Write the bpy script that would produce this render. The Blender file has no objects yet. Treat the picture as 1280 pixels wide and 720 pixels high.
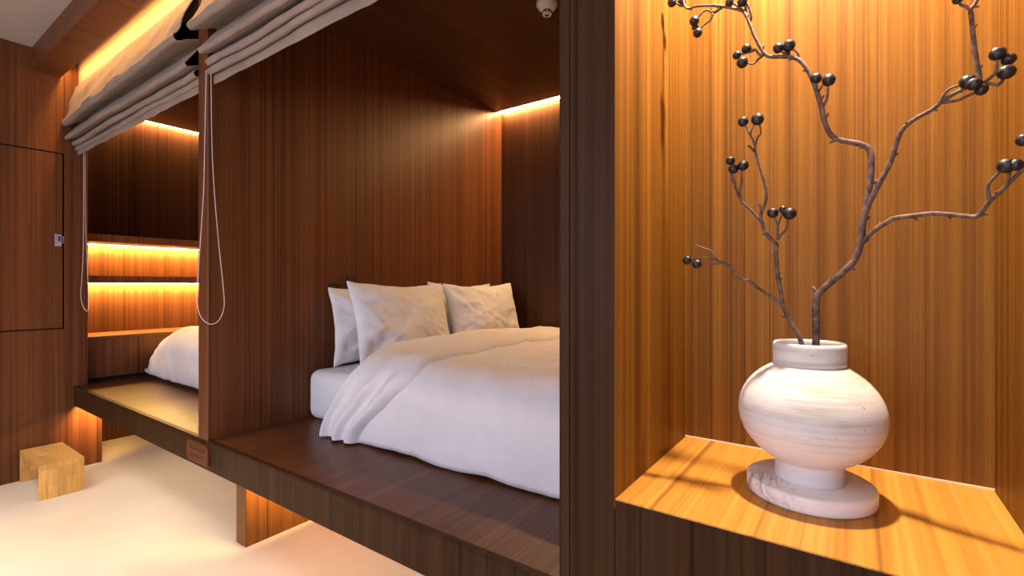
import bpy, bmesh, math, random
from mathutils import Vector, noise, Matrix

# ------------------------------------------------------------------ camera, world, exposure
SC = bpy.context.scene
COL = SC.collection
F_PX, YAW, HOR, EYE = 606.39, 0.616115, 356.97, 1.30
cam_d = bpy.data.cameras.new('camera')
cam = bpy.data.objects.new('camera', cam_d)
COL.objects.link(cam)
cam_d.sensor_width = 36.0
cam_d.lens = F_PX * 36.0 / 1280.0
cam_d.shift_y = (HOR - 360.0) / 1280.0
cam_d.clip_start = 0.02
cam.location = (0, 0, EYE)
cam.rotation_euler = (math.pi / 2, 0, YAW)
SC.camera = cam

world = bpy.data.worlds.new('world')
SC.world = world
world.use_nodes = True
wb = world.node_tree.nodes['Background']
wb.inputs[0].default_value = (0.80, 0.84, 1.0, 1)
wb.inputs[1].default_value = 0.22

SC.view_settings.view_transform = 'Standard'
SC.view_settings.look = 'None'
SC.view_settings.gamma = 1.0
SC.view_settings.use_curve_mapping = False
SC.view_settings.exposure = 0.0
SC.cycles.use_denoising = True
SC.cycles.max_bounces = 8
SC.cycles.diffuse_bounces = 5
SC.cycles.sample_clamp_indirect = 6.0

LED_COL = (1.0, 0.54, 0.14)
SPOT_COL = (1.0, 0.79, 0.58)

# daylight coming through the room's glazed side, behind the place the picture is taken from
def area(name, loc, rot, sx, sy, power, col):
    l = bpy.data.lights.new(name, 'AREA')
    l.shape = 'RECTANGLE'; l.size = sx; l.size_y = sy
    l.energy = power; l.color = col
    o = bpy.data.objects.new(name, l)
    COL.objects.link(o)
    o.location = loc; o.rotation_euler = rot
    return o
area('window_daylight', (-1.2, -2.9, 1.7), (math.radians(90), 0, 0), 3.2, 1.8, 105, (0.80, 0.80, 1.0))
cl = area('ceiling_panel_light', (-2.7, -0.55, 2.88), (0, 0, 0), 3.4, 1.3, 46, (1.0, 0.92, 0.84))
cl.data.spread = math.radians(85)

# ------------------------------------------------------------------ helpers
def ray(u, v):
    dx = -math.sin(YAW) * F_PX + math.cos(YAW) * (u - 640)
    dy = math.cos(YAW) * F_PX + math.sin(YAW) * (u - 640)
    return Vector((dx, dy, HOR - v))
def atY(u, v, Y):
    r = ray(u, v); t = Y / r.y
    return Vector((r.x * t, Y, EYE + r.z * t))
def atX(u, v, X):
    r = ray(u, v); t = X / r.x
    return Vector((X, r.y * t, EYE + r.z * t))

def link(name, me, mat=None, parent=None, smooth=False):
    o = bpy.data.objects.new(name, me)
    COL.objects.link(o)
    if mat is not None:
        me.materials.append(mat)
    if smooth:
        for p in me.polygons: p.use_smooth = True
    if parent is not None:
        o.parent = parent
        o.matrix_parent_inverse = Matrix.Translation(-parent.location) if parent.type == 'EMPTY' else parent.matrix_basis.inverted()
    return o
def tag(o, label, cat, group=None, kind=None):
    o['label'] = label
    if cat: o['category'] = cat
    if group: o['group'] = group
    if kind: o['kind'] = kind
    return o
def empty(name, loc):
    o = bpy.data.objects.new(name, None)
    COL.objects.link(o); o.location = loc
    o.empty_display_size = 0.05
    return o
def box_me(name, x0, x1, y0, y1, z0, z1, bev=0.0, seg=2):
    bm = bmesh.new()
    bmesh.ops.create_cube(bm, size=1.0)
    for v in bm.verts:
        v.co = Vector((x0 + (v.co.x + .5) * (x1 - x0), y0 + (v.co.y + .5) * (y1 - y0), z0 + (v.co.z + .5) * (z1 - z0)))
    if bev > 0:
        bmesh.ops.bevel(bm, geom=bm.edges[:] , offset=bev, segments=seg, affect='EDGES', profile=0.5)
    me = bpy.data.meshes.new(name); bm.to_mesh(me); bm.free()
    return me
def box(name, x0, x1, y0, y1, z0, z1, mat, parent=None, bev=0.0015, seg=1):
    return link(name, box_me(name, x0, x1, y0, y1, z0, z1, bev, seg), mat, parent)
def struct(o, label):
    o['kind'] = 'structure'; o['label'] = label
    return o
def mesh(name, verts, faces):
    me = bpy.data.meshes.new(name); me.from_pydata([tuple(v) for v in verts], [], faces); me.update()
    return me
def grid_me(name, rows, closed_v=False):
    nr, nc = len(rows), len(rows[0])
    verts = [p for r in rows for p in r]
    faces = []
    for i in range(nr - 1):
        for j in range(nc - (0 if closed_v else 1)):
            k = (j + 1) % nc
            faces.append((i * nc + j, i * nc + k, (i + 1) * nc + k, (i + 1) * nc + j))
    return mesh(name, verts, faces)
def lathe_me(name, prof, cx, cy, seg=64, cap0=True, cap1=False):
    rows = []
    for r, z in prof:
        rows.append([(cx + r * math.cos(2 * math.pi * a / seg), cy + r * math.sin(2 * math.pi * a / seg), z) for a in range(seg)])
    n = len(rows)
    verts = [p for r in rows for p in r]; faces = []
    for i in range(n - 1):
        for j in range(seg):
            k = (j + 1) % seg
            faces.append((i * seg + j, i * seg + k, (i + 1) * seg + k, (i + 1) * seg + j))
    if cap0: faces.append(tuple(reversed(range(seg))))
    if cap1: faces.append(tuple((n - 1) * seg + j for j in range(seg)))
    return mesh(name, verts, faces)
def catmull(pts, n):
    out = []
    P = [Vector(p) for p in pts]
    for i in range(len(P) - 1):
        p0 = P[max(i - 1, 0)]; p1 = P[i]; p2 = P[i + 1]; p3 = P[min(i + 2, len(P) - 1)]
        for k in range(n):
            t = k / n
            out.append(0.5 * ((2 * p1) + (-p0 + p2) * t + (2 * p0 - 5 * p1 + 4 * p2 - p3) * t * t + (-p0 + 3 * p1 - 3 * p2 + p3) * t ** 3))
    out.append(P[-1])
    return out
def tube(verts, faces, path, radii, sides=8):
    base = len(verts)
    n = len(path)
    up = Vector((0.3, 1, 0.2)).normalized()
    for i, p in enumerate(path):
        t = (path[min(i + 1, n - 1)] - path[max(i - 1, 0)])
        if t.length < 1e-9: t = Vector((0, 0, 1))
        t.normalize()
        a = (up - t * up.dot(t))
        if a.length < 1e-5: a = t.orthogonal()
        a.normalize(); up = a
        b = t.cross(a)
        for k in range(sides):
            an = 2 * math.pi * k / sides
            verts.append(p + (a * math.cos(an) + b * math.sin(an)) * radii[i])
    for i in range(n - 1):
        for k in range(sides):
            k2 = (k + 1) % sides
            faces.append((base + i * sides + k, base + i * sides + k2, base + (i + 1) * sides + k2, base + (i + 1) * sides + k))
    faces.append(tuple(base + k for k in reversed(range(sides))))
    faces.append(tuple(base + (n - 1) * sides + k for k in range(sides)))

# ------------------------------------------------------------------ materials
def new_mat(name):
    m = bpy.data.materials.new(name); m.use_nodes = True
    nt = m.node_tree
    return m, nt, nt.nodes['Principled BSDF']
def ramp(nt, stops):
    r = nt.nodes.new('ShaderNodeValToRGB')
    e = r.color_ramp.elements
    e[0].position, e[0].color = stops[0][0], (*stops[0][1], 1)
    e[1].position, e[1].color = stops[-1][0], (*stops[-1][1], 1)
    for p, c in stops[1:-1]:
        x = e.new(p); x.color = (*c, 1)
    return r
def math_node(nt, op, a, b=None):
    n = nt.nodes.new('ShaderNodeMath'); n.operation = op
    for i, s in enumerate((a, b)):
        if s is None: continue
        if isinstance(s, (int, float)): n.inputs[i].default_value = s
        else: nt.links.new(s, n.inputs[i])
    return n.outputs[0]
def noise_tex(nt, vec, scale, detail=3, rough=.55, dist=0.0):
    n = nt.nodes.new('ShaderNodeTexNoise')
    n.inputs['Scale'].default_value = scale; n.inputs['Detail'].default_value = detail
    n.inputs['Roughness'].default_value = rough; n.inputs['Distortion'].default_value = dist
    nt.links.new(vec, n.inputs['Vector'])
    return n.outputs['Fac']
def mapping(nt, src, scale, loc=(0, 0, 0)):
    m = nt.nodes.new('ShaderNodeMapping')
    m.inputs['Scale'].default_value = scale; m.inputs['Location'].default_value = loc
    nt.links.new(src, m.inputs['Vector'])
    return m.outputs[0]

def wood(name, axis, dark, mid, light, rough=0.42, seed=0.0, spec=0.28):
    m, nt, b = new_mat(name)
    g = nt.nodes.new('ShaderNodeNewGeometry').outputs['Position']
    def sc(s, along):
        v = [s, s, s]; v[axis] = along
        return tuple(v)
    def N(s, along, k, det=2, dist=0.0):
        return noise_tex(nt, mapping(nt, g, sc(s, along), (seed + k, seed * 1.7 + k, k * .37)), 1.0, det, .55, dist)
    n1 = N(58, 0.35, 1.3, 3, .3)
    n2 = N(190, .8, 7.7, 3)
    n3 = N(19, 0.12, 3.1, 2)
    n4 = N(95, 0.22, 11.9, 2, .2)
    n5 = N(420, 22.0, 5.5, 2)
    s = math_node(nt, 'ADD', math_node(nt, 'MULTIPLY', n1, .40), math_node(nt, 'MULTIPLY', n2, .22))
    s = math_node(nt, 'ADD', s, math_node(nt, 'MULTIPLY', n3, .30))
    s = math_node(nt, 'ADD', s, math_node(nt, 'MULTIPLY', n5, .08))
    r = ramp(nt, [(.33, dark), (.50, mid), (.67, light)])
    nt.links.new(s, r.inputs[0])
    # scarce dark pore lines
    r2 = ramp(nt, [(.58, (1, 1, 1)), (.68, (.50, .46, .45))])
    nt.links.new(n4, r2.inputs[0])
    mx = nt.nodes.new('ShaderNodeMix'); mx.data_type = 'RGBA'; mx.blend_type = 'MULTIPLY'
    mx.inputs[0].default_value = 0.85
    nt.links.new(r.outputs[0], mx.inputs[6]); nt.links.new(r2.outputs[0], mx.inputs[7])
    nt.links.new(mx.outputs[2], b.inputs['Base Color'])
    b.inputs['Roughness'].default_value = rough
    b.inputs['Specular IOR Level'].default_value = spec
    bp = nt.nodes.new('ShaderNodeBump'); bp.inputs['Strength'].default_value = .12; bp.inputs['Distance'].default_value = .002
    nt.links.new(n2, bp.inputs['Height']); nt.links.new(bp.outputs[0], b.inputs['Normal'])
    return m
WD, WM, WL = (.066, .021, .008), (.150, .050, .017), (.225, .082, .028)
M_WZ = wood('walnut_veneer_upright', 2, WD, WM, WL)
M_WY = wood('walnut_veneer_deep', 1, WD, WM, WL, seed=4.2)
M_LEG_LIT = wood('walnut_leg_lit', 2, (.085, .031, .008), (.185, .074, .017), (.27, .115, .030), seed=21.0, spec=.2)  # same wood as the other uprights, brightened in colour as if lit
M_WZ_SHADED = wood('walnut_veneer_shaded', 2, (.026, .009, .004), (.066, .023, .009), (.105, .040, .015), seed=31.0, spec=.2)  # same veneer, the shade deep in the bunks put into the colour
M_CEIL_SHADED = wood('walnut_ceiling_shaded', 1, (.030, .010, .004), (.065, .022, .009), (.10, .036, .014), seed=7.3, spec=.25)  # same walnut darkened, the dim light under the bunk ceiling painted in
M_DECK = wood('walnut_deck', 1, (.05, .016, .006), (.112, .038, .013), (.175, .064, .022), rough=.36, seed=9.1)
M_FRONT_SHADED = wood('walnut_front_shaded', 2, (.024, .010, .004), (.046, .020, .008), (.068, .031, .012), seed=2.4, spec=.06)  # same walnut on the front panels, their shade put into the colour
M_PLQ = wood('plaque_wood', 0, (.07, .022, .008), (.115, .036, .012), (.15, .05, .018), seed=6.6, spec=.1)
M_SILL_LIT = wood('teak_sill_lit', 1, (.34, .13, .020), (.56, .250, .038), (.70, .345, .065), rough=.45, seed=13.0)  # niche wood with the downlight's brightness on the sill painted in
M_NICHE_DIM = wood('teak_niche_dim', 2, (.060, .021, .003), (.170, .067, .0085), (.285, .126, .018), rough=.5, seed=17.0, spec=.12)  # niche walls, darkened in colour to look dimmer than the lit sill

def plain(name, col, rough=.6, metal=0.0, spec=.5, bump=None):
    m, nt, b = new_mat(name)
    b.inputs['Base Color'].default_value = (*col, 1)
    b.inputs['Roughness'].default_value = rough
    b.inputs['Metallic'].default_value = metal
    b.inputs['Specular IOR Level'].default_value = spec
    if bump:
        g = nt.nodes.new('ShaderNodeNewGeometry').outputs['Position']
        n = noise_tex(nt, g, bump[0], 4)
        bp = nt.nodes.new('ShaderNodeBump'); bp.inputs['Strength'].default_value = bump[1]; bp.inputs['Distance'].default_value = bump[2]
        nt.links.new(n, bp.inputs['Height']); nt.links.new(bp.outputs[0], b.inputs['Normal'])
    return m
def emit(name, col, strength):
    m, nt, b = new_mat(name)
    b.inputs['Base Color'].default_value = (.9, .85, .75, 1)
    b.inputs['Emission Color'].default_value = (*col, 1)
    b.inputs['Emission Strength'].default_value = strength
    return m
def fabric(name, c0, c1, bump_s, rough=.85):
    m, nt, b = new_mat(name)
    g = nt.nodes.new('ShaderNodeNewGeometry').outputs['Position']
    n = noise_tex(nt, g, 5.0, 3)
    r = ramp(nt, [(.35, c0), (.65, c1)])
    nt.links.new(n, r.inputs[0]); nt.links.new(r.outputs[0], b.inputs['Base Color'])
    b.inputs['Roughness'].default_value = rough
    b.inputs['Sheen Weight'].default_value = .15
    b.inputs['Specular IOR Level'].default_value = .2
    w = noise_tex(nt, mapping(nt, g, (26, 26, 17)), 1.0, 4, .6, .6)
    f = noise_tex(nt, g, 900.0, 2)
    h = math_node(nt, 'ADD', w, math_node(nt, 'MULTIPLY', f, .06))
    bp = nt.nodes.new('ShaderNodeBump'); bp.inputs['Strength'].default_value = bump_s; bp.inputs['Distance'].default_value = .01
    nt.links.new(h, bp.inputs['Height']); nt.links.new(bp.outputs[0], b.inputs['Normal'])
    return m
M_SHEET = fabric('white_cotton', (.80, .79, .81), (.85, .84, .86), .5)
M_DUVET = fabric('white_duvet_cotton', (.80, .765, .775), (.85, .815, .825), .5)
M_SHADE = fabric('taupe_linen', (.245, .18, .135), (.295, .22, .168), .12)
M_LINING = plain('navy_lining', (.035, .045, .07), .9)
M_PLASTER = plain('warm_plaster', (.46, .40, .36), .9, bump=(60, .05, .003))
M_WHITE = plain('white_plastic', (.72, .68, .65), .45)
M_BLACK = plain('black_plastic', (.012, .011, .011), .5)
M_DARK = plain('shadow_gap_paint', (.01, .008, .007), .9)
M_STEEL = plain('brushed_steel', (.74, .75, .82), .32, .35)
M_BLUE = plain('blue_lock_core', (.03, .03, .35), .35)
M_CORD = plain('white_bead', (.78, .76, .74), .4)
M_BERRY = plain('black_berry', (.012, .010, .012), .38, bump=(160, .5, .003))
M_RED = plain('socket_inside', (.13, .05, .035), .5)
M_CAULK = plain('pale_edge_band', (.80, .66, .46), .5)

def floor_mat():
    m, nt, b = new_mat('cream_epoxy_floor')
    g = nt.nodes.new('ShaderNodeNewGeometry').outputs['Position']
    n = noise_tex(nt, g, 1.6, 5, .6)
    r = ramp(nt, [(.35, (.70, .61, .50)), (.65, (.76, .68, .575))])
    nt.links.new(n, r.inputs[0]); nt.links.new(r.outputs[0], b.inputs['Base Color'])
    n2 = noise_tex(nt, g, 35, 4)
    bp = nt.nodes.new('ShaderNodeBump'); bp.inputs['Strength'].default_value = .05; bp.inputs['Distance'].default_value = .004
    nt.links.new(n2, bp.inputs['Height']); nt.links.new(bp.outputs[0], b.inputs['Normal'])
    b.inputs['Roughness'].default_value = .5
    return m
M_FLOOR = floor_mat()
def stool_mat():
    m, nt, b = new_mat('rubberwood')
    oi = nt.nodes.new('ShaderNodeObjectInfo')
    g = nt.nodes.new('ShaderNodeTexCoord').outputs['Object']
    n = noise_tex(nt, mapping(nt, g, (70, 70, 5)), 1.0, 3, .5, .6)
    r = ramp(nt, [(.3, (.60, .32, .08)), (.7, (.82, .50, .16))])
    nt.links.new(n, r.inputs[0])
    hs = nt.nodes.new('ShaderNodeHueSaturation')
    mr = nt.nodes.new('ShaderNodeMapRange'); mr.inputs[3].default_value = .82; mr.inputs[4].default_value = 1.15
    nt.links.new(oi.outputs['Random'], mr.inputs[0]); nt.links.new(mr.outputs[0], hs.inputs['Value'])
    nt.links.new(r.outputs[0], hs.inputs['Color']); nt.links.new(hs.outputs[0], b.inputs['Base Color'])
    b.inputs['Roughness'].default_value = .45
    return m
M_STOOL = stool_mat()
def bark_mat():
    m, nt, b = new_mat('brown_bark')
    g = nt.nodes.new('ShaderNodeNewGeometry').outputs['Position']
    n = noise_tex(nt, g, 90, 4, .6)
    r = ramp(nt, [(.35, (.055, .030, .020)), (.65, (.19, .11, .075))])
    nt.links.new(n, r.inputs[0]); nt.links.new(r.outputs[0], b.inputs['Base Color'])
    b.inputs['Roughness'].default_value = .7
    bp = nt.nodes.new('ShaderNodeBump'); bp.inputs['Strength'].default_value = .5; bp.inputs['Distance'].default_value = .002
    nt.links.new(n, bp.inputs['Height']); nt.links.new(bp.outputs[0], b.inputs['Normal'])
    return m
M_BARK = bark_mat()
def vase_mat():
    m, nt, b = new_mat('banded_stone')
    g = nt.nodes.new('ShaderNodeNewGeometry').outputs['Position']
    n = noise_tex(nt, mapping(nt, g, (5, 5, 130)), 1.0, 4, .6, .3)
    n2 = noise_tex(nt, mapping(nt, g, (6, 6, 22), (3, 1, 2.2)), 1.0, 3, .55)
    s = math_node(nt, 'ADD', math_node(nt, 'MULTIPLY', n, .45), math_node(nt, 'MULTIPLY', n2, .55))
    r = ramp(nt, [(.32, (.38, .36, .34)), (.42, (.58, .53, .45)), (.51, (.69, .655, .63)), (.66, (.73, .70, .69))])
    nt.links.new(s, r.inputs[0])
    sp = noise_tex(nt, g, 130, 2)
    r2 = ramp(nt, [(.24, (.35, .33, .30)), (.29, (1, 1, 1))])
    nt.links.new(sp, r2.inputs[0])
    mx = nt.nodes.new('ShaderNodeMix'); mx.data_type = 'RGBA'; mx.blend_type = 'MULTIPLY'; mx.inputs[0].default_value = .7
    nt.links.new(r.outputs[0], mx.inputs[6]); nt.links.new(r2.outputs[0], mx.inputs[7])
    nt.links.new(mx.outputs[2], b.inputs['Base Color'])
    b.inputs['Roughness'].default_value = .62
    bp = nt.nodes.new('ShaderNodeBump'); bp.inputs['Strength'].default_value = .15; bp.inputs['Distance'].default_value = .002
    nt.links.new(n, bp.inputs['Height']); nt.links.new(bp.outputs[0], b.inputs['Normal'])
    return m
M_VASE = vase_mat()
def marble_mat():
    m, nt, b = new_mat('white_marble')
    g = nt.nodes.new('ShaderNodeNewGeometry').outputs['Position']
    n = noise_tex(nt, mapping(nt, g, (24, 8, 16), (1.3, .4, 0)), 1.0, 6, .6, 1.2)
    r = ramp(nt, [(.42, (.82, .79, .78)), (.50, (.36, .31, .30)), (.56, (.80, .77, .76))])
    r.color_ramp.elements[0].color = (.84, .81, .80, 1)
    nt.links.new(n, r.inputs[0])
    n2 = noise_tex(nt, g, 7, 2)
    r2 = ramp(nt, [(.44, (0, 0, 0)), (.60, (1, 1, 1))])
    nt.links.new(n2, r2.inputs[0])
    mx = nt.nodes.new('ShaderNodeMix'); mx.data_type = 'RGBA'
    nt.links.new(r2.outputs[0], mx.inputs[0]); mx.inputs[6].default_value = (.84, .81, .80, 1)
    nt.links.new(r.outputs[0], mx.inputs[7]); nt.links.new(mx.outputs[2], b.inputs['Base Color'])
    b.inputs['Roughness'].default_value = .35
    return m
M_MARBLE = marble_mat()
M_LED_BUNK = emit('bunk_led', (1.0, .58, .23), 135)
M_LED_SHELF = emit('shelf_led', (1.0, .60, .17), 300)
M_LED_BEAM = emit('beam_led', (1.0, .47, .10), 70)
M_LED_UNDER = emit('under_led', (1.0, .72, .46), 70)

# ------------------------------------------------------------------ the setting
XW, YD = -4.537, 1.0156          # cabinet wall face, platform front
ZT, ZB = 0.582, 0.446            # platform top, fascia bottom
XD0, XD1 = -2.537, -2.437        # divider
YB = 3.29                        # back wall
ZC, ZR = 2.737, 2.91             # bunk ceiling, room ceiling
XP = -0.489                      # left side of niche partition
YN = 0.856                       # niche partition front
XI = -5.12                       # inner left wall

struct(box('floor', -5.3, 3.0, -3.0, 3.4, -0.06, 0.0, M_FLOOR, bev=0), 'smooth cream resin floor in front of and under the platform')
struct(box('ceiling', XW - .08, 3.0, -3.0, 1.04, ZR, ZR + .05, M_PLASTER, bev=0), 'plain plaster room ceiling beside the wooden beam')

# cabinet wall on the left
wl = struct(box('wall_left', XW - .12, XW - .022, -3.0, 1.03, 0, ZR, M_DARK, bev=0), 'dark walnut veneer cabinet wall with a flush door')
def wpanel(y0, y1, z0, z1, name='panel'):
    return box(name, XW - .022, XW, y0, y1, z0, z1, M_WZ, wl, bev=.0015)
wpanel(0.965, 1.093, ZT, ZR)                  # upright strip beside the bunk
wpanel(-3.0, 0.9635, 2.228, ZR)               # above the door
wpanel(-3.0, 0.9635, ZT - .0, 0.996)          # below the door
wpanel(-3.0, -0.07, 0.996, 2.228)             # other side of the door
wpanel(-3.0, 1.0156, ZB - .0, ZT)
wpanel(-3.0, 1.174, 0.0, ZB)
d1 = struct(box('door_1', XW - .022, XW + .0, -0.064, 0.9545, 1.0045, 2.2185, M_WZ, bev=.0015), 'flush walnut cabinet door with small steel lock')
lk = box('lock', XW, XW + .007, 0.917, 0.949, 1.575, 1.657, M_STEEL, d1, bev=.003, seg=2)
box('lock_core', XW + .007, XW + .013, 0.930, 0.940, 1.605, 1.645, M_BLUE, d1, bev=.002)
box('lock_rim', XW + .005, XW + .012, 0.9135, 0.9185, 1.572, 1.660, M_STEEL, d1, bev=.001)
for z in (1.597, 1.615, 1.633):
    box('strike_plate', XW - .008, XW - .001, 0.9560, 0.9630, z, z + .011, M_STEEL, wl, bev=0)

struct(box('wall_back', XI - .06, XP + .1, YB, YB + .05, 0, ZR, M_WZ_SHADED, bev=0), 'walnut veneer back wall of the sleeping bunks, shade put into its colour')
struct(box('wall_bunk_left', XI - .06, XI, 1.06, YB, 0, ZR, M_WZ_SHADED, bev=0), 'walnut veneer end wall above the lit shelves')
struct(box('wall_divider', XD0, XD1, YD, YB, ZT, ZC + .03, M_WZ, bev=.002), 'upright walnut divider wall between the two bunks')
struct(box('ceiling_bunk_left', -5.05, XD0, 1.09, YB, ZC, ZC + .03, M_CEIL_SHADED, bev=0), 'walnut ceiling with shade put into its colour over the bunk with the lit shelves')
struct(box('ceiling_bunk_right', XD1, XP + .02, 1.09, 3.21, ZC, ZC + .03, M_CEIL_SHADED, bev=0), 'walnut ceiling with shade put into its colour over the double bed with smoke detector')
struct(box('wall_header', XW - .022, XP, 1.04, 1.09, 2.66, ZR + .05, M_PLASTER, bev=0), 'plain header above the fabric shades lit by the cove')
struct(box('trim_1', XW, XP + .02, 0.80, 0.947, 2.754, ZR, M_WY, bev=.0015), 'wooden ceiling beam hiding the warm cove light')

# niche partition on the right
NX0, NX1, NYB, NZ0, NZ1 = -0.369, 0.222, 1.319, 0.90, 2.45
wn = struct(box('wall_niche', XP + .021, NX0 - .02, YN + .022, YB, 0, ZR, M_DARK, bev=0), 'walnut partition with a lit display niche, shade put into its front colour')
box('edge_strip', XP, -0.4655, YN, YN + .022, 0, ZR, M_FRONT_SHADED, wn, bev=.001)
box('stile', -0.4645, NX0 - .0008, YN, YN + .022, 0, ZR, M_FRONT_SHADED, wn, bev=.001)
box('bunk_side_panel', XP, XP + .021, YN + .022, YB, 0, ZR, M_WZ, wn, bev=0)
box('lower_panel', NX0, NX1, YN, YN + .022, 0, NZ0 - .003, M_FRONT_SHADED, wn, bev=.001)
box('upper_panel', NX0, NX1, YN, YN + .022, NZ1, ZR, M_FRONT_SHADED, wn, bev=.001)
box('stile', NX1, 3.0, YN, YN + .022, 0, ZR, M_FRONT_SHADED, wn, bev=.001)
box('niche_side', NX0 - .02, NX0, YN + .0005, NYB, NZ0 - .02, NZ1, M_NICHE_DIM, wn, bev=0)
box('niche_side', NX1, NX1 + .02, YN + .022, NYB, NZ0 - .02, NZ1, M_NICHE_DIM, wn, bev=0)
box('niche_back', NX0 - .02, NX1 + .02, NYB, NYB + .02, NZ0 - .02, NZ1, M_NICHE_DIM, wn, bev=0)
box('niche_sill', NX0, NX1, YN + .0005, NYB, NZ0 - .02, NZ0, M_SILL_LIT, wn, bev=.0012)
box('niche_top', NX0, NX1, YN + .022, NYB, NZ1, NZ1 + .02, M_NICHE_DIM, wn, bev=0)
box('sealant_line', NX0, NX1, NYB - .003, NYB, NZ0, NZ0 + .003, M_CAULK, wn, bev=0)

# ------------------------------------------------------------------ sleeping platform
pf = empty('sleeping_platform', (-2.5, YD, 0))
tag(pf, 'long walnut sleeping platform raised on wooden panels with light beneath', 'platform')
box('deck', XI + .022, XP - .022, YD + .022, YB - .022, ZT - .032, ZT, M_DECK, pf, bev=.001)
box('deck_edge', XW + .001, XP - .022, YD, YD + .022, ZT - .006, ZT, M_FRONT_SHADED, pf, bev=.001)
fa = box('fascia', XW + .001, XP - .022, YD, YD + .022, ZB, ZT - .0065, M_FRONT_SHADED, pf, bev=.001)
box('leg', -2.563, -2.466, 1.20, YB - .03, 0, ZT - .032, M_LEG_LIT, pf, bev=.0015)
box('light_strip', XW + .05, -2.60, 1.300, 1.310, ZT - .038, ZT - .032, M_LED_UNDER, pf, bev=0)
box('light_strip', -2.43, XP - .05, 1.300, 1.310, ZT - .038, ZT - .032, M_LED_UNDER, pf, bev=0)
for xs, ya, yb, pw in ((XW, 1.04, 1.17, 3.4), (-2.466, 1.225, 2.10, 19)):
    lsx = xs + .26                                    # lensed light profile under the deck, turned to the upright panel
    box('light_channel', lsx + .004, lsx + .012, ya, yb, ZT - .064, ZT - .032, M_STEEL, pf, bev=0)
    pl = area('panel_washer', (lsx, (ya + yb) / 2, ZT - .048), (0, math.radians(62), 0), .02, yb - ya, pw, LED_COL)
    pl.data.spread = math.radians(85)

def rounded_plate(name, x0, x1, z0, z1, y0, y1, r, mat, parent, n=8):
    pts = []
    for cx, cz, a0 in ((x1 - r, z1 - r, 0), (x0 + r, z1 - r, 90), (x0 + r, z0 + r, 180), (x1 - r, z0 + r, 270)):
        for k in range(n + 1):
            a = math.radians(a0 + 90 * k / n)
            pts.append((cx + r * math.cos(a), cz + r * math.sin(a)))
    N = len(pts); e = .003
    cx, cz = (x0 + x1) / 2, (z0 + z1) / 2
    def shr(p): return (cx + (p[0] - cx) * (1 - 2 * e / (x1 - x0)), cz + (p[1] - cz) * (1 - 2 * e / (z1 - z0)))
    V = [(p[0], y1, p[1]) for p in pts] + [(p[0], y0 + e, p[1]) for p in pts] + [(shr(p)[0], y0, shr(p)[1]) for p in pts]
    Fc = []
    for L in range(2):
        for k in range(N):
            k2 = (k + 1) % N
            Fc.append((L * N + k, L * N + k2, (L + 1) * N + k2, (L + 1) * N + k))
    Fc.append(tuple(2 * N + k for k in range(N))); Fc.append(tuple(reversed(range(N))))
    me = mesh(name, V, Fc)
    bm = bmesh.new(); bm.from_mesh(me); bmesh.ops.recalc_face_normals(bm, faces=bm.faces); bm.to_mesh(me); bm.free()
    return link(name, me, mat, parent)
plq = empty('name_plaque', (-2.525, YD, ZB + .02))
tag(plq, 'rounded reddish wooden plaque with two carved lines on the platform edge', 'plaque')
rounded_plate('board', -2.638, -2.412, 0.466, 0.563, YD - .013, YD, .022, M_PLQ, plq)
random.seed(3)
for row, (z, h, x0, x1) in enumerate(((0.524, .016, -2.600, -2.440), (0.494, .012, -2.590, -2.455))):
    V = []; Fc = []
    x = x0
    while x < x1:
        w = random.uniform(.006, .011)
        for (a0, a1, c0, c1) in ((x, x + .0022, z, z + h), (x, x + w, z + h - .002, z + h), (x + w - .0022, x + w, z, z + h * random.uniform(.5, 1))):
            b0 = len(V)
            y0, y1 = YD - .0136, YD - .0128
            V += [(a0, y0, c0), (a1, y0, c0), (a1, y0, c1), (a0, y0, c1), (a0, y1, c0), (a1, y1, c0), (a1, y1, c1), (a0, y1, c1)]
            for q in ((0, 1, 2, 3), (4, 7, 6, 5), (0, 4, 5, 1), (3, 2, 6, 7), (0, 3, 7, 4), (1, 5, 6, 2)):
                Fc.append(tuple(b0 + k for k in q))
        x += w + random.choice((.004, .004, .010))
    link('carved_line', mesh('carved_line', V, Fc), plain('carving_%d' % row, (.07, .03, .014), .7), plq)

# ------------------------------------------------------------------ left bunk shelves
YS0, YS1, XS, XA = 1.095, YB - .022, -4.60, -5.00
lg = empty('bedside_ledge', ((XS + XI) / 2, 2.1, ZT))
tag(lg, 'boxed-in walnut ledge below the lit shelves beside the bed', 'ledge')
box('front_panel', XS - .02, XS, YS0, YS1, ZT + .032, .900, M_WZ, lg, bev=.001)
box('plinth', XS - .06, XS - .03, YS0, YS1, ZT, ZT + .032, M_DARK, lg, bev=0)
box('ledge_top', XI + .022, XS, YS0, YS1, .900, .921, M_WY, lg, bev=.001)
box('alcove_back', XI + .022, XA, YS0, YS1, .921, 1.629, M_WZ, lg, bev=0)
def lit_shelf(z0, z1, label, segs):
    sh = empty('wall_shelf', ((XS + XA) / 2, 2.1, z0))
    tag(sh, label, 'shelf')
    box('board', XA + .0005, XS - .02, YS0, YS1, z0, z1, M_WY, sh, bev=0)
    box('lipping', XS - .02, XS, YS0, YS1, z0, z1, M_WZ, sh, bev=.001)
    for a, b2 in segs:
        box('light_strip', XA + .02, XA + .05, a, b2, z0 - .002, z0 + .001, M_LED_SHELF, sh, bev=0)
    return sh
lit_shelf(1.629, 1.682, 'upper walnut shelf over the alcove with a warm light strip beneath', ((1.09, 1.45), (1.455, 1.80), (1.805, 2.15), (2.155, 2.5), (2.505, 2.85), (2.855, 3.2)))
lit_shelf(1.318, 1.374, 'lower walnut shelf in the alcove with a warm light strip beneath', ((1.09, 1.55), (1.555, 2.0), (2.005, 2.5), (2.505, 3.2)))

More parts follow.
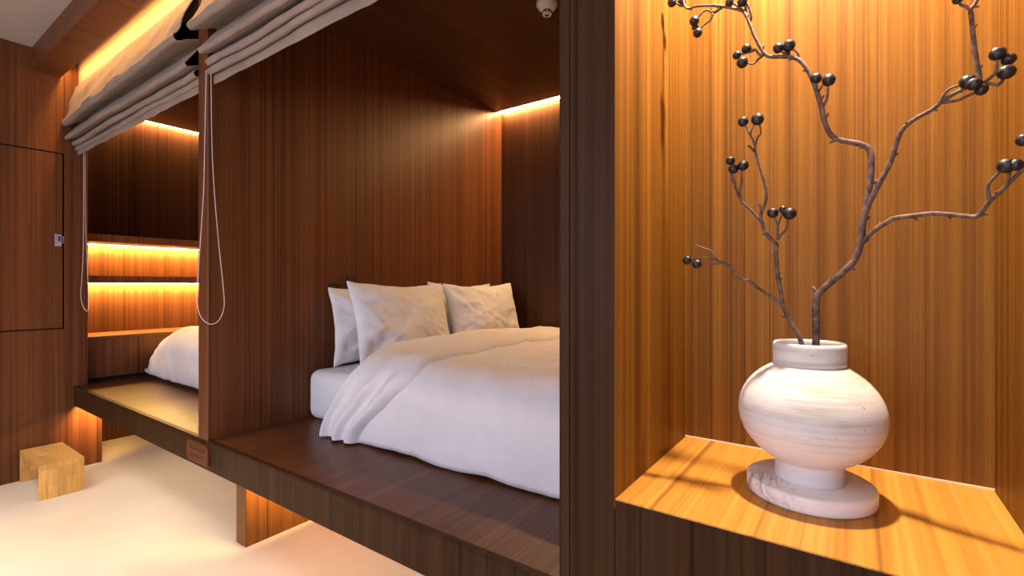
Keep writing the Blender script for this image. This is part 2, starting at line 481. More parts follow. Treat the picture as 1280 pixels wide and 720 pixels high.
def strip(name, x0, x1, y0, y1, z0, z1, mat, label):
    t = empty(name, ((x0 + x1) / 2, (y0 + y1) / 2, z0))
    tag(t, label, 'light strip')
    box('diffuser', x0, x1, y0, y1, z0, z0 + .006, mat, t, bev=0)
    box('channel', x0, x1, y0, y1, z0 + .006, z1, M_WHITE, t, bev=0)
    return t
strip('cove_light', XD1 + .001, XP - .001, 3.240, 3.284, ZC + .012, ZC + .024, M_LED_BUNK, 'warm light strip along the top of the wall behind the double bed')
strip('cove_light', -5.114, -5.070, 1.10, YB - .001, ZC + .012, ZC + .024, M_LED_BUNK, 'warm light strip above the shelves at the bunk ceiling')
bl = empty('cove_light', (-2.5, 0.957, 2.81))
tag(bl, 'warm light strip behind the ceiling beam shining on the header', 'light strip')
box('diffuser', XW + .04, XP - .02, 0.962, 0.984, 2.836, 2.840, M_LED_BEAM, bl, bev=0)
box('channel', XW + .02, XP - .02, 0.958, 0.988, 2.840, 2.856, M_WHITE, bl, bev=0)

# ------------------------------------------------------------------ soft things
def nz(x, y, z=0.0): return noise.noise(Vector((x, y, z)))

def slab_me(name, x0, x1, y0, y1, z0, z1, r, amp=.004, n=3, seed=0):
    """rounded upholstered block"""
    bm = bmesh.new()
    bmesh.ops.create_cube(bm, size=1.0)
    for v in bm.verts:
        v.co = Vector((x0 + (v.co.x + .5) * (x1 - x0), y0 + (v.co.y + .5) * (y1 - y0), z0 + (v.co.z + .5) * (z1 - z0)))
    bmesh.ops.bevel(bm, geom=bm.edges[:], offset=r, segments=5, affect='EDGES', profile=0.5)
    bmesh.ops.subdivide_edges(bm, edges=[e for e in bm.edges if e.calc_length() > .3], cuts=14, use_grid_fill=True)
    bm.normal_update()
    for v in bm.verts:
        if v.co.z > z0 + .01:
            v.co += v.normal * amp * (nz(v.co.x * 6, v.co.y * 6, v.co.z * 9 + seed) + .5 * nz(v.co.x * 17, v.co.y * 17, v.co.z * 4 + seed))
    me = bpy.data.meshes.new(name); bm.to_mesh(me); bm.free()
    return me
mt = link('mattress', slab_me('mattress', -2.425, -0.53, 1.50, 3.21, ZT, .845, .055), M_SHEET, smooth=True)
tag(mt, 'white sheeted mattress under the double duvet on the platform', 'mattress')

def smooth01(t):
    t = max(0, min(1, t)); return t * t * (3 - 2 * t)

def cross(s, top, yfar, ynear, yfoot, zfoot, rad):
    """section of a draped cover: s = arc position from the far side over the top and down the near side"""
    flat = yfar - (ynear + rad)
    drop = top - rad - zfoot
    L = flat + rad * math.pi / 2 + drop
    d = s * L
    if d < flat:
        return yfar - d, top, 0.0
    d -= flat
    if d < rad * math.pi / 2:
        a = d / rad
        return ynear + rad - rad * math.sin(a), top - rad + rad * math.cos(a), a / (math.pi / 2)
    d -= rad * math.pi / 2
    t = d / max(drop, 1e-6)
    return ynear + (yfoot - ynear) * smooth01(t), top - rad - d, 1 + t

# --- duvet of the double bed
def duvet_point(X, s, lift=0.0):
    y, z, q = cross(s, .935, 3.235, 1.440, 1.395, ZT + .012, .16)
    # quilt crown and folds
    crown = .028 * math.sin(math.pi * max(0, min(1, (y - 1.3) / 2.0))) 
    z += crown if q < 1 else 0
    foot = smooth01((q - .2) / 1.2)
    w = .016 * nz(X * 2.3, y * 2.1 + 3, z * 2.0) + .010 * nz(X * 5.5 + y * 3.5, y * 4 - X * 2, z * 3 + 2)
    w += .0045 * nz(X * 14 + z * 9, y * 11 - X * 5, z * 5) + .006 * abs(nz(X * 6 + y * 7, y * 2 - X * 3, z * 6 + 9))
    ny, nzv = -math.sin(min(q, 1) * math.pi / 2), math.cos(min(q, 1) * math.pi / 2)
    bel = .014 * math.sin(math.pi * max(0, min(1, (q - .25) / 1.75)))
    y += ny * (w + lift + bel); z += nzv * (w + lift)
    if q > 1:
        y -= .012 * (q - 1) * (nz(X * 7, 1.1) + .6 * nz(X * 15, 4.2))
        z += .010 * (q - 1) * nz(X * 6, 7.7)
    return Vector((X, y, max(z, ZT + .004)))
def head_edge(s):
    g = math.exp(-((s - .84) / .085) ** 2)
    return -2.075 + .15 * g + .015 * nz(s * 6, 3.3)
NS = 110
rows = []
for i in range(91):
    u = i / 90
    r = []
    for j in range(NS + 1):
        s = j / NS
        x0 = head_edge(s) + .03
        X = x0 + (-.515 - x0) * u
        r.append(duvet_point(X, s))
    rows.append(r)
dv = empty('duvet', (-1.3, 2.0, ZT))
tag(dv, 'puffy white duvet with a turned-down edge on the double bed', 'duvet')
o = link('cover', grid_me('cover', rows), M_DUVET, dv, smooth=True)
md = o.modifiers.new('thick', 'SOLIDIFY'); md.thickness = .02; md.offset = -1
# turned-down band: two layers joined by a rolled edge at the head and the loose hem
def fold_line(s):
    return -1.56 - .27 * smooth01((s - .84) / .16) + .015 * nz(s * 9, 1.7)
rows = []
prof = 40
for i in range(prof + 1):
    u = i / prof
    r = []
    for j in range(NS + 1):
        s = j / NS
        x0, x1 = head_edge(s), fold_line(s)
        if s > .86:
            x0 += .0
        X = x0 + (x1 - x0) * u
        th = .040 * (1 - (2 * u - 1) ** 10) ** .5 * (1 - .35 * u)
        gather = .015 * smooth01((s - .75) / .2) * math.sin(u * 17 + 2 * nz(s * 7, u * 3))
        r.append(duvet_point(X, s, lift=.002 + th + gather))
    rows.append(r)
# underside row closing the band
under = []
for i in range(prof, -1, -8):
    u = i / prof
    under.append([duvet_point(head_edge(j / NS) + (fold_line(j / NS) - head_edge(j / NS)) * u, j / NS, lift=-.012) for j in range(NS + 1)])
o = link('turned_down_edge', grid_me('turned_down_edge', rows + under + [rows[0]]), M_DUVET, dv, smooth=True)

# --- pillows
def pillow_me(name, W, H, T, seed):
    n, m = 44, 30
    V = []; Fc = []
    for side in (1, -1):
        for j in range(m + 1):
            for i in range(n + 1):
                u = 2 * i / n - 1; v = 2 * j / m - 1
                x = W / 2 * u * (1 - .075 * (1 - abs(v) ** 1.6) * abs(u))
                z = H / 2 * v * (1 - .14 * (1 - abs(u) ** 1.7) * abs(v))
                th = T / 2 * (max(0, 1 - abs(u) ** 2.4) ** .55) * (max(0, 1 - abs(v) ** 2.2) ** .55)
                env = min(1, (1 - abs(u)) * 5) * min(1, (1 - abs(v)) * 5)
                a = math.atan2(v, u)
                wr = .018 * nz(u * 2 + seed, v * 2, seed) + .017 * nz(math.cos(a) * 5 + seed, math.sin(a) * 5, (abs(u) + abs(v)) * 1.2) * (abs(u) + abs(v))
                wr += .010 * nz(u * 7 + v * 6 + seed, v * 4 - u * 2, seed) + .010 * abs(nz(u * 4 - v * 5 + seed, v * 3 + u * 3, seed + 3))
                y = -side * (th + wr * env + .0025)
                x += .006 * nz(u * 3, v * 3, seed + 5); z += .008 * nz(u * 3, v * 3, seed + 9)
                V.append(Vector((x, y, z)))
    S = (n + 1) * (m + 1)
    for sgn in (0, 1):
        for j in range(m):
            for i in range(n):
                a = sgn * S + j * (n + 1) + i
                q = (a, a + 1, a + n + 2, a + n + 1)
                Fc.append(q if sgn == 0 else tuple(reversed(q)))
    ring = [i for i in range(n + 1)] + [j * (n + 1) + n for j in range(1, m + 1)] + [m * (n + 1) + i for i in range(n - 1, -1, -1)] + [j * (n + 1) for j in range(m - 1, 0, -1)]
    for k in range(len(ring)):
        a, b2 = ring[k], ring[(k + 1) % len(ring)]
        Fc.append((a, S + a, S + b2, b2))
    return mesh(name, V, Fc)
def pillow(loc, lean, yaw, roll, W, H, T, seed, label):
    me = pillow_me('pillow', W, H, T, seed)
    # local front (-y) turns to +X, leaning back by `lean`
    R = Matrix.Translation(loc) @ Matrix.Rotation(yaw, 4, 'Z') @ Matrix.Rotation(math.pi / 2, 4, 'Z') @ Matrix.Rotation(-lean, 4, 'X') @ Matrix.Rotation(roll, 4, 'Y')
    me.transform(Matrix.Translation(-Vector(loc)) @ R)
    o = link('pillow', me, M_SHEET, smooth=True)
    o.location = loc
    md = o.modifiers.new('sub', 'SUBSURF'); md.levels = 1; md.render_levels = 1
    return tag(o, label, 'pillow', 'pillows on the double bed')
pillow((-2.372, 1.985, 1.074), .10, 0.02, -.01, .76, .45, .11, 1.0, 'rear white pillow against the divider wall, below the wall plates')
pillow((-2.372, 2.722, 1.090), .10, 0.0, .02, .70, .47, .11, 5.0, 'rear white pillow against the divider wall, by the back wall corner')
pillow((-2.195, 1.998, 1.092), .26, 0.03, .015, .76, .48, .17, 9.0, 'plump front white pillow leaning below the two wall plates')
pillow((-2.195, 2.765, 1.092), .24, -.03, -.01, .76, .47, .17, 14.0, 'front white pillow leaning nearest the back wall corner')

# --- left bunk bed
ml = link('mattress', slab_me('mattress', -4.53, -2.56, 1.50, 3.2, ZT, .77, .06, seed=4), M_SHEET, smooth=True)
tag(ml, 'white sheeted mattress in the bunk with lit shelves', 'mattress')
rows = []
for i in range(81):
    u = i / 80
    r = []
    for j in range(91):
        s = j / 90
        X = -4.50 + 1.93 * u
        e = min(1, (X + 4.52) / .42)
        rise = math.sqrt(max(0, 1 - (1 - e) ** 2))
        top = .70 + .29 * rise
        y, z, q = cross(s, top, 3.25, 1.47 + .0, 1.43, ZT + .02, .17)
        z = max(z, ZT + .03 + .04 * (1 - rise))
        w = .018 * nz(X * 4 + z * 2, y * 3, 2.2) + .018 * nz(X * 10 + z * 7, y * 3, 5.1) + .004 * nz(X * 22 + z * 14, y * 8, 1)
        ny, nzv = -math.sin(min(q, 1) * math.pi / 2), math.cos(min(q, 1) * math.pi / 2)
        bel = .035 * math.sin(math.pi * max(0, min(1, (q - .25) / 1.75)))
        r.append(Vector((X, y + ny * (w + bel), max(z + nzv * w, ZT + .012))))
    rows.append(r)
dl = empty('duvet', (-3.5, 2.0, ZT))
tag(dl, 'rounded white duvet in the bunk beside the lit shelves', 'duvet')
o = link('cover', grid_me('cover', rows), M_DUVET, dl, smooth=True)
md = o.modifiers.new('thick', 'SOLIDIFY'); md.thickness = .02; md.offset = -1

# ------------------------------------------------------------------ roman shades
def shade(x0, x1, folds, seed, label, chain, flare=0.0):
    t = empty('roman_shade', ((x0 + x1) / 2, 1.03, 2.23))
    tag(t, label, 'shade', 'roman shades over the bunks')
    nx = 150
    rows = []
    for i in range(nx + 1):
        u = i / nx
        X = x0 + (x1 - x0) * u
        edge = smooth01(min(u, 1 - u) / .05)
        pts = [(1.030, 2.716), (1.018, 2.700)]
        for k, (Y, z, tuck) in enumerate(folds):
            a = nz(X * 1.7, seed + k * 3.1); b = nz(X * 4.5, seed + k * 7.7, 2); c = nz(X * 1.1 + 5, seed + k)
            zz = z + (.013 if k == 0 else .018) * a * (.4 + .6 * edge) + .006 * b
            YY = Y + .012 * c + .006 * b + (flare * (1 - u) if k == 0 else 0)
            if k == 0:
                pts += [(.62 * 1.018 + .38 * YY, .62 * 2.70 + .38 * zz), (.28 * 1.018 + .72 * YY, .28 * 2.70 + .72 * zz), (YY + .004, zz + .034), (YY, zz + .014), (YY + .012, zz), (YY + .030, zz + .003), (YY + .060, zz + .022)]
            else:
                pts += [(YY + .012, zz + .035), (YY, zz + .016), (YY + .008, zz), (YY + .024, zz + .004)]
            if tuck: pts.append((1.045, zz + tuck))
        pts += [(1.036, 2.27), (1.034, 2.245), (1.036, 2.231)]
        sec = catmull([Vector((0, p[0], p[1])) for p in pts], 5)
        row = []
        for k, p in enumerate(sec):
            w = .0045 * nz(X * 11, p.z * 16, seed) + .003 * nz(X * 3 + p.z * 9, p.z * 5 - X * 4, seed + 3)
            if p.z > 2.46: w += .017 * nz(X * 2.6 - p.z * 5, p.z * 3 + X * 1.4, seed + 1) * smooth01((2.70 - p.z) / .08)
            row.append(Vector((X + .006 * nz(p.z * 13, seed, u * 40) * (1 - edge), p.y + w, p.z)))
        rows.append(row)
    me = grid_me('fabric', rows)
    o = link('fabric', me, M_SHADE, t, smooth=True)
    me.materials.append(M_LINING)
    bm = bmesh.new(); bm.from_mesh(me)
    bmesh.ops.recalc_face_normals(bm, faces=bm.faces)
    f0 = max(bm.faces, key=lambda f: f.calc_center_median().z)
    # outside must look toward -Y
    mid = min(bm.faces, key=lambda f: f.calc_center_median().y)
    if mid.normal.y > 0: bmesh.ops.reverse_faces(bm, faces=bm.faces)
    bm.to_mesh(me); bm.free()
    md = o.modifiers.new('lining', 'SOLIDIFY'); md.thickness = .003; md.offset = -1; md.material_offset = 1
    box('headrail', x0, x1, 1.034, 1.0395, 2.690, 2.716, M_LINING, t, bev=0)
    box('lining', x0 + .002, x1 - .002, 1.060, 1.063, 2.285, 2.655, M_LINING, t, bev=0)
    # bead chain
    path = catmull(chain, 14)
    V = []; Fc = []
    acc = 0.0; step = .0056
    prev = path[0]; d = 0
    ico = bmesh.new(); bmesh.ops.create_icosphere(ico, subdivisions=1, radius=.0026)
    iv = [v.co.copy() for v in ico.verts]; ifc = [tuple(v.index for v in f.verts) for f in ico.faces]; ico.free()
    for p in path[1:]:
        seg = p - prev; L = seg.length; s = acc
        while s < L:
            c = prev + seg * (s / L); b0 = len(V)
            V += [c + v for v in iv]; Fc += [tuple(b0 + k for k in f) for f in ifc]
            s += step
        acc = s - L; prev = p
    tube(V, Fc, path, [.0010] * len(path), 5)
    ch = link('bead_chain', mesh('bead_chain', V, Fc), M_CORD, t, smooth=True)
    ch['label'] = 'white beaded pull chain loop'; ch['kind'] = 'stuff'
    return t
XC = -2.405
chainR = [(XC, .995, 2.275)] + [tuple(atX(u, v, XC)) for u, v in ((256, 180), (254.5, 240), (250, 310), (247, 355), (246.5, 378), (251, 396), (262, 405), (273, 401), (280, 384), (279, 358), (274, 310), (268, 240), (265, 180))] + [(XC, 1.015, 2.275)]
shade(-2.42, -0.50, [(.925, 2.440, .050), (.968, 2.352, .030), (.995, 2.306, .022), (1.008, 2.270, .020)], 2.0,
      'folded-up taupe fabric shade hanging over the double bed', chainR)
XC2 = -4.49
chainL = [(XC2, 1.058, 2.25)] + [tuple(atX(u, v, XC2)) for u, v in ((104.5, 260), (103.8, 320), (102, 350), (101, 370), (103.5, 382), (108.5, 389), (110.6, 382), (109.5, 340), (107, 280))] + [(XC2, 1.066, 2.25)]
shade(-4.528, -2.545, [(.910, 2.420, .050), (.962, 2.325, .030), (.998, 2.290, .022), (1.020, 2.262, .016)], 8.0,
      'folded-up taupe fabric shade catching cove light over the bunk with shelves', chainL, flare=.035)

# ------------------------------------------------------------------ step stool
st = empty('step_stool', (-4.266, .84, 0))
tag(st, 'low light rubberwood step stool on the floor by the cabinet wall', 'stool')
SX0, SX1, SY0, SY1, SH = -4.515, -4.010, .738, .948, .210
seat = box('seat', SX0 + .002, SX1 - .002, SY0 + .002, SY1 - .002, SH - .026, SH - .004, M_STOOL, st, bev=0)
random.seed(11)
nst = 5
for k in range(nst):
    y0 = SY0 + (SY1 - SY0) * k / nst; y1 = SY0 + (SY1 - SY0) * (k + 1) / nst
    cut = random.uniform(.3, .7)
    for a, b2 in ((0, cut), (cut, 1)):
        o = box('stave', SX0 + (SX1 - SX0) * a, SX0 + (SX1 - SX0) * b2, y0, y1, SH - .030, SH, M_STOOL, seat, bev=.0006)
for xa, xb in ((SX0, SX0 + .022), (SX1 - .022, SX1)):
    lp = box('leg', xa + .002, xb - .002, SY0 + .002, SY1 - .002, .0, SH - .031, M_STOOL, st, bev=0)
    for k in range(nst):
        y0 = SY0 + (SY1 - SY0) * k / nst; y1 = SY0 + (SY1 - SY0) * (k + 1) / nst
        cut = random.uniform(.3, .7)
        for a, b2 in ((0, cut), (cut, 1)):
            box('stave', xa, xb, y0, y1, (SH - .0305) * a, (SH - .0305) * b2, M_STOOL, lp, bev=.0006)
box('stretcher', SX0 + .022, SX1 - .022, .85, .87, .055, SH - .030, M_STOOL, st, bev=.001)

# ------------------------------------------------------------------ wall plates and smoke detector
def wall_plate(yc, zc, w, h, label):
    t = empty('wall_plate', (XD1, yc, zc)); tag(t, label, 'wall plate')
    e = .008
    box('frame', XD1, XD1 + .012, yc - w / 2, yc + w / 2, zc + h / 2 - e, zc + h / 2, M_BLACK, t, bev=.001)
    box('frame', XD1, XD1 + .012, yc - w / 2, yc + w / 2, zc - h / 2, zc - h / 2 + e, M_BLACK, t, bev=.001)
    box('frame', XD1, XD1 + .012, yc - w / 2, yc - w / 2 + e, zc - h / 2 + e, zc + h / 2 - e, M_BLACK, t, bev=.001)
    box('frame', XD1, XD1 + .012, yc + w / 2 - e, yc + w / 2, zc - h / 2 + e, zc + h / 2 - e, M_BLACK, t, bev=.001)
    box('insert', XD1, XD1 + .006, yc - w / 2 + e, yc + w / 2 - e, zc - h / 2 + e, zc + h / 2 - e, M_RED, t, bev=0)
wall_plate(1.672, 1.286, .056, .048, 'lower dark-framed wall plate peeking above the rear pillow')
wall_plate(1.788, 1.325, .056, .052, 'higher dark-framed wall plate peeking above the front pillow')

sx, sy = -1.278, 2.112
sd = empty('smoke_detector', (sx, sy, ZC)); tag(sd, 'round white smoke detector on the shaded bunk ceiling', 'smoke detector')
link('base', lathe_me('base', [(.054, ZC), (.054, ZC - .014), (.050, ZC - .022), (.044, ZC - .030), (.036, ZC - .038), (.029, ZC - .043), (.0, ZC - .044)], sx, sy, 40), M_WHITE, sd, smooth=True)
link('chamber', lathe_me('chamber', [(.025, ZC - .040), (.024, ZC - .060), (.021, ZC - .066), (.013, ZC - .068), (.011, ZC - .066), (0, ZC - .066)], sx, sy, 32), M_WHITE, sd, smooth=True)
link('sensor_eye', lathe_me('sensor_eye', [(.0108, ZC - .0655), (.010, ZC - .0672), (0, ZC - .0674)], sx, sy, 24), M_BLACK, sd, smooth=True)
for k in range(8):
    a = 2 * math.pi * k / 8 + .2
    V = []
    for rr, zz in ((.0245, ZC - .056), (.0258, ZC - .056), (.0258, ZC - .047), (.0245, ZC - .047)):
        for da in (-.22, .22):
            V.append((sx + rr * math.cos(a + da), sy + rr * math.sin(a + da), zz))
    link('vent_slot', mesh('vent_slot', V, [(0, 1, 3, 2), (2, 3, 5, 4), (4, 5, 7, 6), (6, 7, 1, 0), (0, 2, 4, 6), (1, 7, 5, 3)]), M_BLACK, sd)
box('indicator', sx - .034, sx - .030, sy - .024, sy - .020, ZC - .036, ZC - .030, M_BLACK, sd, bev=0)

# ------------------------------------------------------------------ niche: lamp, marble stand, vase, branches
VX, VY = -0.073, 1.09
nl = empty('downlight', (VX, VY, NZ1)); tag(nl, 'small round downlight in the top of the display niche', 'lamp')
link('trim_ring', lathe_me('trim_ring', [(.045, NZ1), (.045, NZ1 - .004), (.032, NZ1 - .006), (.030, NZ1 - .001)], VX, VY, 32, cap0=False), M_WHITE, nl, smooth=True)
link('lens', lathe_me('lens', [(.030, NZ1 - .0015), (.0, NZ1 - .002)], VX, VY, 24, cap0=True), emit('downlight_lens', SPOT_COL, 4), nl)
spot = bpy.data.lights.new('niche_spot', 'SPOT')
spot.energy = 178; spot.color = SPOT_COL; spot.spot_size = math.radians(150); spot.spot_blend = .5; spot.shadow_soft_size = .028
so = bpy.data.objects.new('niche_spot', spot); COL.objects.link(so)
so.location = (VX, VY, NZ1 - .035)

ms = link('marble_stand', lathe_me('marble_stand', [(.102, NZ0), (.1065, NZ0 + .003), (.1075, NZ0 + .007), (.1075, NZ0 + .025), (.1062, NZ0 + .029), (.103, NZ0 + .031), (.0, NZ0 + .031)], VX, VY, 96), M_MARBLE, smooth=True)
tag(ms, 'round white veined marble stand on the niche sill under the vase', 'stand')
zf = NZ0 + .031
prof = [(.055, zf), (.0578, zf + .001), (.0582, zf + .004), (.0578, zf + .034)]
cz, a_, b_ = 1.058, .1225, .1035
t0 = math.asin((zf + .036 - cz) / b_)
t1 = math.asin((1.1495 - cz) / b_)
for k in range(37):
    t = t0 + (t1 - t0) * k / 36
    prof.append((a_ * math.cos(t), cz + b_ * math.sin(t)))
rn = prof[-1][0]
prof += [(.0612, 1.1505), (.0610, 1.156), (.0612, 1.184), (.0606, 1.1895), (.0585, 1.1915), (.0560, 1.190), (.0548, 1.185), (.0545, 1.150), (.075, 1.12), (.10, 1.06), (.075, .99), (0, .98)]
vs = link('vase', lathe_me('vase', prof, VX, VY, 128), M_VASE, smooth=True)
tag(vs, 'round bellied off-white banded vase with a short neck on marble stand', 'vase')

def branch(label, base, parts, berries, seed):
    t = empty('berry_branch', base); tag(t, label, 'branch', 'branches in the vase')
    rnd = random.Random(seed)
    for name, pts, r0, r1 in parts:
        P = [p if isinstance(p, Vector) else atY(*p) for p in pts]
        path = catmull(P, 5)
        n = len(path)
        kr = 1.2 if r0 < .0035 else 1.0
        rad = [kr * (r0 + (r1 - r0) * i / (n - 1)) * (1 + .14 * nz(i * .45, seed, r0 * 900)) for i in range(n)]
        V = []; Fc = []
        tube(V, Fc, path, rad, 9)
        if n > 18:                                    # little buds along the wood
            i = 8
            while i < n - 4:
                d = (path[i + 1] - path[i - 1]).normalized()
                side = d.cross(Vector((0, 1, 0))).normalized() * rnd.choice((-1, 1)) + Vector((0, rnd.uniform(-.6, .6), 0))
                side.normalize()
                q = (side * .8 + d * .6).normalized()
                L = rad[i] * rnd.uniform(2.0, 3.2)
                bp = [path[i], path[i] + q * L * .6, path[i] + q * L]
                tube(V, Fc, bp, [rad[i] * .55, rad[i] * .5, rad[i] * .28], 6)
                i += rnd.randint(7, 13)
        link(name, mesh(name, V, Fc), M_BARK, t, smooth=True)
    for (u, v, Y, rp, ax) in berries:
        c = atY(u, v, Y)
        dep = (c.x * -math.sin(YAW) + c.y * math.cos(YAW))
        r = rp * dep / F_PX * (.45 + .5 * dep / math.hypot(c.x, c.y))
        me = bpy.data.meshes.new('berry')
        bm = bmesh.new(); bmesh.ops.create_icosphere(bm, subdivisions=3, radius=1.0)
        s = rnd.uniform(0, 50)
        for w in bm.verts:
            q = w.co.copy()
            k = 1 + .045 * nz(q.x * 3 + s, q.y * 3, q.z * 3) + .03 * nz(q.x * 8 + s, q.y * 8, q.z * 2)
            w.co = Vector((q.x * r * ax, q.y * r * ax, q.z * r * 1.04)) * k
            if q.z > .93: w.co.z -= r * .10
        bmesh.ops.rotate(bm, verts=bm.verts, cent=(0, 0, 0), matrix=Matrix.Rotation(rnd.uniform(-.35, .35), 3, 'Y'))
        bmesh.ops.translate(bm, verts=bm.verts, vec=c)
        bm.to_mesh(me); bm.free()
        link('berry', me, M_BERRY, t, smooth=True)
    return t

def Yl(pts, y0, y1):
    n = len(pts)
    return [(p[0], p[1], y0 + (y1 - y0) * i / max(n - 1, 1)) for i, p in enumerate(pts)]
br = Vector((VX + .010, 1.095, 1.02)); blv = Vector((VX + .03, 1.085, 1.02))
main_pts = [br, Vector((VX + .008, 1.093, 1.12))] + Yl([(1020, 424), (1020, 376), (1028, 362), (1050, 343), (1068, 325), (1076, 300)], 1.09, 1.09) + \
    Yl([(1078, 280), (1083, 255), (1088, 225), (1089, 200), (1086, 186), (1075, 180), (1050, 175), (1038, 168), (1030, 150), (1027, 135), (1020, 112), (1012, 92), (1000, 76), (985, 71), (965, 71), (955, 66), (944, 47), (938, 32), (931, 17), (923, 12), (903, 8), (887, 7), (869, 8), (862, 11), (856, 8), (853, -5)], 1.09, 1.13)
branch('longer brown branch with black berries arching to both sides of the vase', (VX, VY, 1.0), [
    ('stem', main_pts, .0068, .0022),
    ('twig', [(1081, 268, 1.09)] + Yl([(1090, 247), (1103, 222), (1112, 205), (1120, 180), (1126, 165), (1135, 155), (1150, 145), (1165, 137), (1180, 125), (1195, 116), (1208, 110), (1229, 104)], 1.088, 1.05), .0048, .0026),
    ('twig', Yl([(1229, 104), (1238, 97), (1245, 89), (1247, 74)], 1.05, 1.04), .0022, .0016),
    ('twig', Yl([(1231, 104), (1240, 105), (1248, 106), (1254, 99), (1257, 90)], 1.05, 1.04), .0022, .0016),
    ('twig', Yl([(1174, 129), (1184, 113), (1201, 106)], 1.06, 1.05), .0022, .0016),
    ('twig', Yl([(1178, 128), (1195, 126), (1207, 121), (1226, 113)], 1.06, 1.05), .0022, .0016),
    ('twig', Yl([(1222, 105), (1224, 97), (1221, 80), (1218, 60), (1216, 40), (1214, 20), (1213, 12), (1218, 6), (1224, -6)], 1.05, 1.05), .0034, .0022),
    ('twig', Yl([(1213, 12), (1207, 8), (1200, 5), (1198, -4)], 1.05, 1.05), .0022, .0016),
    ('twig', [(1075, 306, 1.09)] + Yl([(1090, 290), (1105, 280), (1118, 273), (1140, 270), (1165, 267), (1185, 268), (1205, 270), (1222, 270), (1232, 258), (1238, 250), (1250, 240), (1262, 228), (1272, 218), (1282, 208), (1292, 198)], 1.085, .99), .0046, .0026),
    ('twig', Yl([(1237, 250), (1235, 232), (1248, 216), (1256, 208)], 1.015, 1.005), .0022, .0016),
    ('twig', Yl([(1258, 232), (1261, 220), (1264, 210)], 1.005, 1.0), .0018, .0014),
    ('twig', Yl([(956, 68), (949, 68), (944, 62), (936, 63)], 1.12, 1.12), .0026, .0016),
    ('twig', Yl([(953, 70), (948, 74), (941, 80), (932, 78)], 1.12, 1.11), .0024, .0014),
    ('twig', Yl([(946, 62), (935, 66), (924, 68)], 1.12, 1.12), .0018, .0012),
    ('twig', Yl([(998, 75), (997, 66), (988, 60)], 1.115, 1.11), .0020, .0014),
    ('twig', Yl([(984, 70), (979, 66), (975, 62)], 1.115, 1.11), .0020, .0014),
    ('twig', Yl([(1022, 120), (1021, 110), (1020, 100)], 1.11, 1.105), .0020, .0014),
    ('twig', Yl([(1027, 136), (1034, 122), (1035, 103)], 1.108, 1.10), .0022, .0014),
    ('twig', Yl([(1022, 117), (1028, 107), (1033, 100)], 1.11, 1.105), .0018, .0012),
    ('twig', Yl([(903, 9), (892, 16), (886, 13), (880, 14), (872, 22)], 1.125, 1.12), .0026, .0014),
    ('twig', Yl([(891, 17), (888, 25), (879, 32), (873, 39)], 1.122, 1.12), .0022, .0014),
    ('twig', Yl([(862, 10), (852, 7), (843, 3)], 1.13, 1.13), .0018, .0014),
    ('twig', Yl([(930, 15), (920, 6), (913, 3)], 1.125, 1.12), .0022, .0014),
    ('twig', Yl([(932, 18), (932, 8), (930, -8)], 1.125, 1.12), .0026, .0018),
    ('twig', Yl([(937, 29), (939, 20), (937, 12), (934, 4)], 1.125, 1.12), .0026, .0018),
], [(1210, 102, 1.048, 10, 1.1), (1218, 105, 1.035, 9, 1.1), (1227, 112, 1.045, 8.5, 1.0), (1247, 67, 1.04, 10, 1.05), (1261, 74, 1.045, 9, 1.05), (1258, 90, 1.035, 10.5, 1.12),
    (1258, 207, 1.0, 11, 1.08), (1270, 206, .995, 9, 1.0), (1279, 175, .99, 9.5, 1.0), (1197, -1, 1.05, 7, 1.0),
    (933, 61, 1.12, 6.4, 1.0), (921, 69, 1.12, 5.4, 1.0), (928, 78, 1.11, 7.4, 1.0), (973, 60, 1.112, 7, 1.0), (986, 57, 1.11, 8, 1.05), (984, 67, 1.12, 4, 1.0),
    (1020, 98, 1.105, 7.4, 1.0), (1036, 100, 1.10, 8.6, 1.0), (868, 26, 1.12, 6.4, 1.0), (869, 34, 1.13, 4.4, 1.0), (872, 41, 1.12, 6, 1.0),
    (840, 3, 1.13, 6, 1.0), (852, 3, 1.14, 5.5, 1.0), (912, 3, 1.12, 5.4, 1.0), (928, 2, 1.118, 6.5, 1.0)], 21)

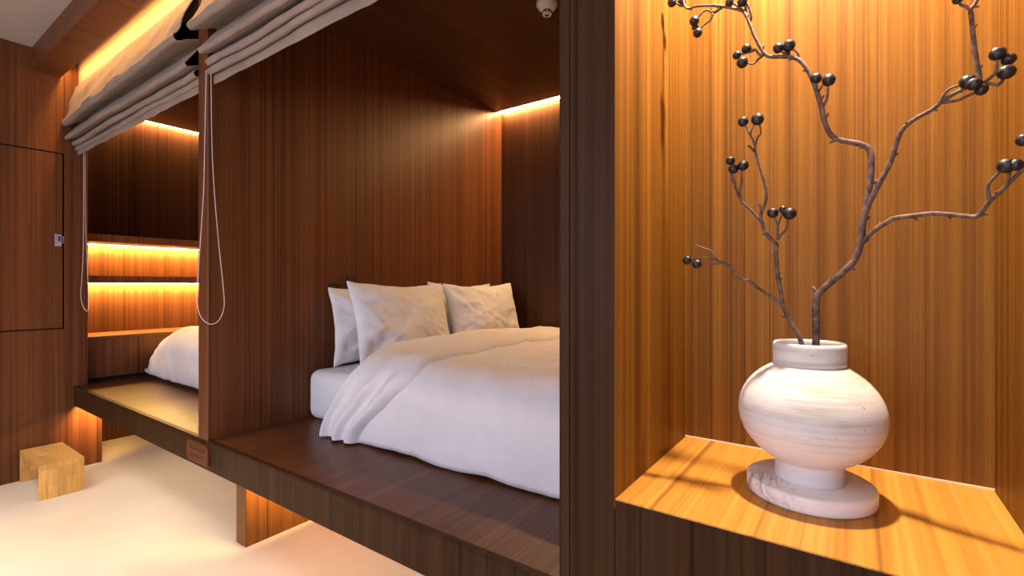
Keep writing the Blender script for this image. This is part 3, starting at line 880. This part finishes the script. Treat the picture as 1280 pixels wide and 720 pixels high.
left_pts = [blv, Vector((VX + .0, 1.07, 1.12))] + Yl([(1001, 426), (991, 407), (979, 383), (976, 364), (972, 343), (971, 329), (970, 317), (971, 305)], 1.065, 1.06)
branch('shorter thin brown branch with clusters of small black berries', (VX, VY, 1.0), [
    ('stem', left_pts, .0048, .0032),
    ('twig', Yl([(971, 306), (962, 297), (956, 290), (953, 280), (951, 275)], 1.06, 1.06), .0030, .0026),
    ('twig', Yl([(951, 276), (937, 261), (926, 250), (920, 235), (915, 224), (914, 205)], 1.06, 1.055), .0025, .0013),
    ('twig', Yl([(926, 250), (925, 238), (927, 227), (927, 215), (928, 209)], 1.056, 1.05), .0022, .0013),
    ('twig', Yl([(920, 236), (918, 225), (917, 213)], 1.055, 1.05), .0015, .0012),
    ('twig', Yl([(953, 281), (951, 268), (956, 255), (958, 243), (955, 226), (950, 210), (944, 190), (943, 180), (937, 167), (931, 156)], 1.06, 1.05), .0028, .0014),
    ('twig', Yl([(944, 182), (947, 172), (951, 166), (949, 153)], 1.052, 1.05), .0018, .0012),
    ('twig', Yl([(938, 168), (940, 162), (944, 153)], 1.05, 1.05), .0014, .0011),
    ('twig', Yl([(943, 190), (939, 185), (935, 182)], 1.052, 1.048), .0018, .0018),
    ('twig', Yl([(951, 270), (951, 262), (949, 255)], 1.058, 1.055), .0020, .0018),
    ('twig', Yl([(972, 300), (972, 288), (972, 281), (967, 270)], 1.06, 1.055), .0022, .0013),
    ('twig', Yl([(972, 284), (976, 272), (979, 264)], 1.06, 1.06), .0014, .0012),
    ('twig', Yl([(972, 300), (976, 294), (983, 285), (985, 270)], 1.06, 1.055), .0018, .0013),
    ('twig', Yl([(978, 382), (967, 373), (955, 365), (945, 358), (938, 352), (927, 348), (919, 343), (915, 337), (909, 331), (898, 326), (892, 324), (887, 322), (875, 323), (862, 324)], 1.063, 1.03), .0026, .0014),
    ('twig', Yl([(896, 325), (889, 314), (881, 311), (869, 306)], 1.035, 1.03), .0018, .0013),
    ('twig', Yl([(903, 329), (893, 330), (884, 332), (873, 331)], 1.037, 1.03), .0016, .0012),
], [(913, 201, 1.055, 5.6, 1.1), (917, 211, 1.05, 6.3, 1.1), (929, 207, 1.05, 6.6, 1.1), (929, 152, 1.05, 6.6, 1.05), (947, 149, 1.05, 8.2, 1.0),
    (966, 266, 1.055, 7, 1.05), (979, 262, 1.06, 5.4, 1.0), (987, 267, 1.055, 8.2, 1.08), (859, 325, 1.03, 6, 1.0), (871, 330, 1.03, 6.2, 1.0)], 33)
